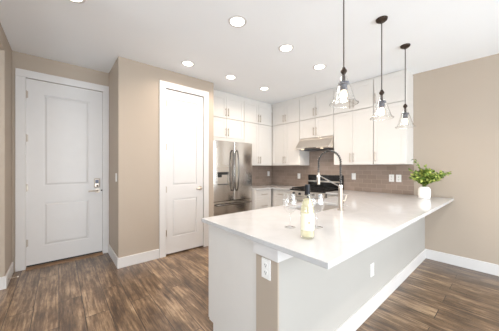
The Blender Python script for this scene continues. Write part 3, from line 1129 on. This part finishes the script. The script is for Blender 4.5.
# ---------------------------------------------------------------- pendants and recessed lights
def pendant(label, loc):
    t = thing('pendant_light', label, 'pendant light', loc, 0, 'glass pendants over the peninsula')
    z = -loc[2]
    MB().lathe([(0.001, -0.040), (0.012, -0.040), (0.016, -0.030), (0.034, -0.026), (0.047, -0.016), (0.051, -0.001), (0.001, -0.001)], 28).build('canopy', M['bronze'], t, smooth=True)
    MB().cyl((0, 0, 2.055 + z), (0, 0, -0.028), 0.0042, n=10).build('rod', M['bronze'], t, smooth=True)
    MB().lathe([(0.001, 2.062 + z), (0.009, 2.060 + z), (0.014, 2.048 + z), (0.021, 2.038 + z), (0.022, 2.026 + z), (0.014, 2.016 + z), (0.010, 2.006 + z), (0.012, 1.985 + z), (0.012, 1.952 + z), (0.001, 1.952 + z)], 20).build('coupler', M['bronze'], t, smooth=True)
    sk_ = MB().lathe([(0.001, 1.957 + z), (0.020, 1.956 + z), (0.036, 1.948 + z), (0.038, 1.936 + z), (0.030, 1.932 + z), (0.024, 1.930 + z), (0.024, 1.892 + z), (0.001, 1.892 + z)], 24)
    sk_.build('socket', M['slate'], t, smooth=True)
    MB().lathe([(0.001, 1.891 + z), (0.014, 1.889 + z), (0.019, 1.875 + z), (0.024, 1.858 + z), (0.022, 1.842 + z), (0.012, 1.832 + z), (0.001, 1.830 + z)], 20).build('bulb', M['bulb'], t, smooth=True)
    gp = [(0.019, 2.000), (0.022, 1.992), (0.025, 1.975), (0.033, 1.952), (0.043, 1.925), (0.056, 1.885), (0.070, 1.840), (0.080, 1.812), (0.090, 1.799), (0.098, 1.795), (0.1005, 1.793), (0.1005, 1.789), (0.098, 1.7875), (0.095, 1.789), (0.094, 1.792)]
    MB().lathe([(r_, h_ + z) for r_, h_ in gp], 44).build('glass_shade', M['glass'], t, smooth=True)
    return t


p1 = pendant('clear glass bell pendant nearest the wine bottle, first of three', (-0.81, 1.60, ceil_z(-0.81)))
for lab, y in (('clear glass bell pendant in the middle of the three', 2.335), ('clear glass bell pendant closest to the vase and back wall', 3.05)):
    c = copy_tree(p1)
    c.location = (-0.81, y, ceil_z(-0.81))
    c['label'] = lab
for y in (1.60, 2.335, 3.05):
    l = bpy.data.lights.new('pendant_glow', 'POINT')
    l.energy = 1.2
    l.color = LAMP_COL
    l.shadow_soft_size = 0.03
    o = bpy.data.objects.new('pendant_glow', l)
    COL.objects.link(o)
    o.location = (-0.81, y, 1.80)


def can_xy(x, y):
    k = (ceil_z(x) - 1.32) / (CEIL - 1.32)
    return x * k, y * k, ceil_z(x * k)


can = thing('recessed_light', 'lit round recessed light toward the entry door, cut off at the photo top', 'ceiling light', (*can_xy(-2.36, 0.085), 0)[:3], 0, 'recessed ceiling lights')
MB().lathe([(0.066, 0.002), (0.068, -0.006), (0.090, -0.004), (0.092, 0.003)], 36).build('trim_ring', M['trim'], can, smooth=True)
MB().lathe([(0.001, -0.004), (0.067, -0.004), (0.067, 0.002)], 32).build('lens', M['lens'], can)
spots = (((-1.74, 1.325), 'lit round recessed light nearest above the front of the peninsula, largest looking of the group'),
         ((-1.75, 2.058), 'lit round recessed light in the middle of the row above the sink aisle'),
         ((-1.77, 2.80), 'lit round recessed light closest to the first pendant cord and hood'),
         ((-2.875, 2.058), 'lit round recessed light above the front of the refrigerator'),
         ((-2.88, 1.344), 'lit round recessed light above the closet door'),
         ((-2.90, 2.815), 'lit round recessed light nearest the corner cabinets'))
pts = [(-2.36, 0.085)]
for (x, y), lab in spots:
    c = copy_tree(can)
    c.location = can_xy(x, y)
    c['label'] = lab
    pts.append((x, y))
for x, y in pts:
    l = bpy.data.lights.new('recessed_glow', 'AREA')
    l.shape = 'DISK'
    l.size = 0.12
    l.energy = LAMP_W
    l.color = LAMP_COL
    l.spread = math.radians(150)
    o = bpy.data.objects.new('recessed_glow', l)
    COL.objects.link(o)
    o.location = Vector(can_xy(x, y)) - Vector((0, 0, 0.016))


# two added cans, out of view, that brighten the floor on the dining side
for k, (x, y) in enumerate(((0.45, 1.15), (0.45, 2.55))):
    z = ceil_z(x)
    r = struct(MB().lathe([(0.066, 0.002), (0.068, -0.006), (0.090, -0.004), (0.092, 0.003)], 36), 'trim_%d' % (6 + k), M['trim'],
               'added unseen ceiling can ring over the dining side', 'trim')
    r.location = (x, y, z)
    MB().lathe([(0.001, -0.004), (0.067, -0.004), (0.067, 0.002)], 32).build('lens', M['lens'], r)
    l = bpy.data.lights.new('recessed_glow', 'AREA')
    l.shape = 'DISK'
    l.size = 0.12
    l.energy = DINING_FILL_W
    l.color = (1.0, 0.95, 0.88)
    l.spread = math.radians(130)
    o = bpy.data.objects.new('recessed_glow', l)
    COL.objects.link(o)
    o.location = (x, y, z - 0.016)


# ---------------------------------------------------------------- outlets, switches, door stop
def outlet(label, loc, rz, kind='outlet'):
    """plate built in local x/z, facing -y, centred on its origin"""
    t = thing('wall_outlet' if kind == 'outlet' else 'light_switch', label, kind if kind == 'outlet' else 'switch', loc, rz)
    MB().box(-0.036, 0.036, -0.006, 0, -0.058, 0.058).build('cover_plate', M['plastic'], t, bevel=0.002)
    if kind == 'outlet':
        for s in (-1, 1):
            r = MB().cyl((0, -0.006, s * 0.021), (0, -0.0085, s * 0.021), 0.0165, n=20).build('receptacle', M['plastic'], t)
            MB().box(-0.0075, -0.0050, -0.0095, -0.0084, s * 0.021 - 0.002, s * 0.021 + 0.008).box(0.0050, 0.0075, -0.0095, -0.0084, s * 0.021 - 0.002, s * 0.021 + 0.008) \
                .cyl((0, -0.0084, s * 0.021 - 0.008), (0, -0.0095, s * 0.021 - 0.008), 0.003, n=10).build('slot', M['slot'], r)
    else:
        MB().box(-0.017, 0.017, -0.009, -0.006, -0.034, 0.034).build('rocker', M['plastic'], t, bevel=0.001)
    return t


yt = YB - 0.0102
outlet('white duplex outlet on the tan end of the knee wall under the apron', (-0.93, KY - 0.0002, 0.735), 0)
outlet('white duplex outlet low on the long side of the knee wall', (KX + 0.0002, 2.19, 0.385), FACE_POS_X)
outlet('white switch plate on the tile just right of the range', (-1.88, yt, 1.165), 0, 'switch')
outlet('white outlet on the tile, left one of the pair near the vase', (-1.272, yt, 1.155), 0)
outlet('white outlet on the tile, right one of the pair closest to the vase', (-1.172, yt, 1.155), 0)
outlet('white outlet on the tile just left of the range', (-3.10, yt, 1.138), 0)
outlet('white outlet on the side tile near the corner', (XK + 0.0102, 3.97, 1.175), FACE_POS_X)
outlet('white light switch on the side of the closet wall by the entry door', (-3.50, YS - 0.0002, 1.19), 0, 'switch')

ds = thing('door_stop', 'small spring door stop on the baseboard left of the entry door', 'door stop', (-3.72, YL + BT, 0.06))
MB().cyl((0, 0, 0), (0, 0.006, 0), 0.011, n=12).build('base', M['nickel'], ds)
MB().cyl((0, 0.006, 0), (0, 0.068, 0), 0.005, n=10).build('spring', M['nickel'], ds)
MB().cyl((0, 0.068, 0), (0, 0.082, 0), 0.0075, n=12).build('tip', M['rubber'], ds)
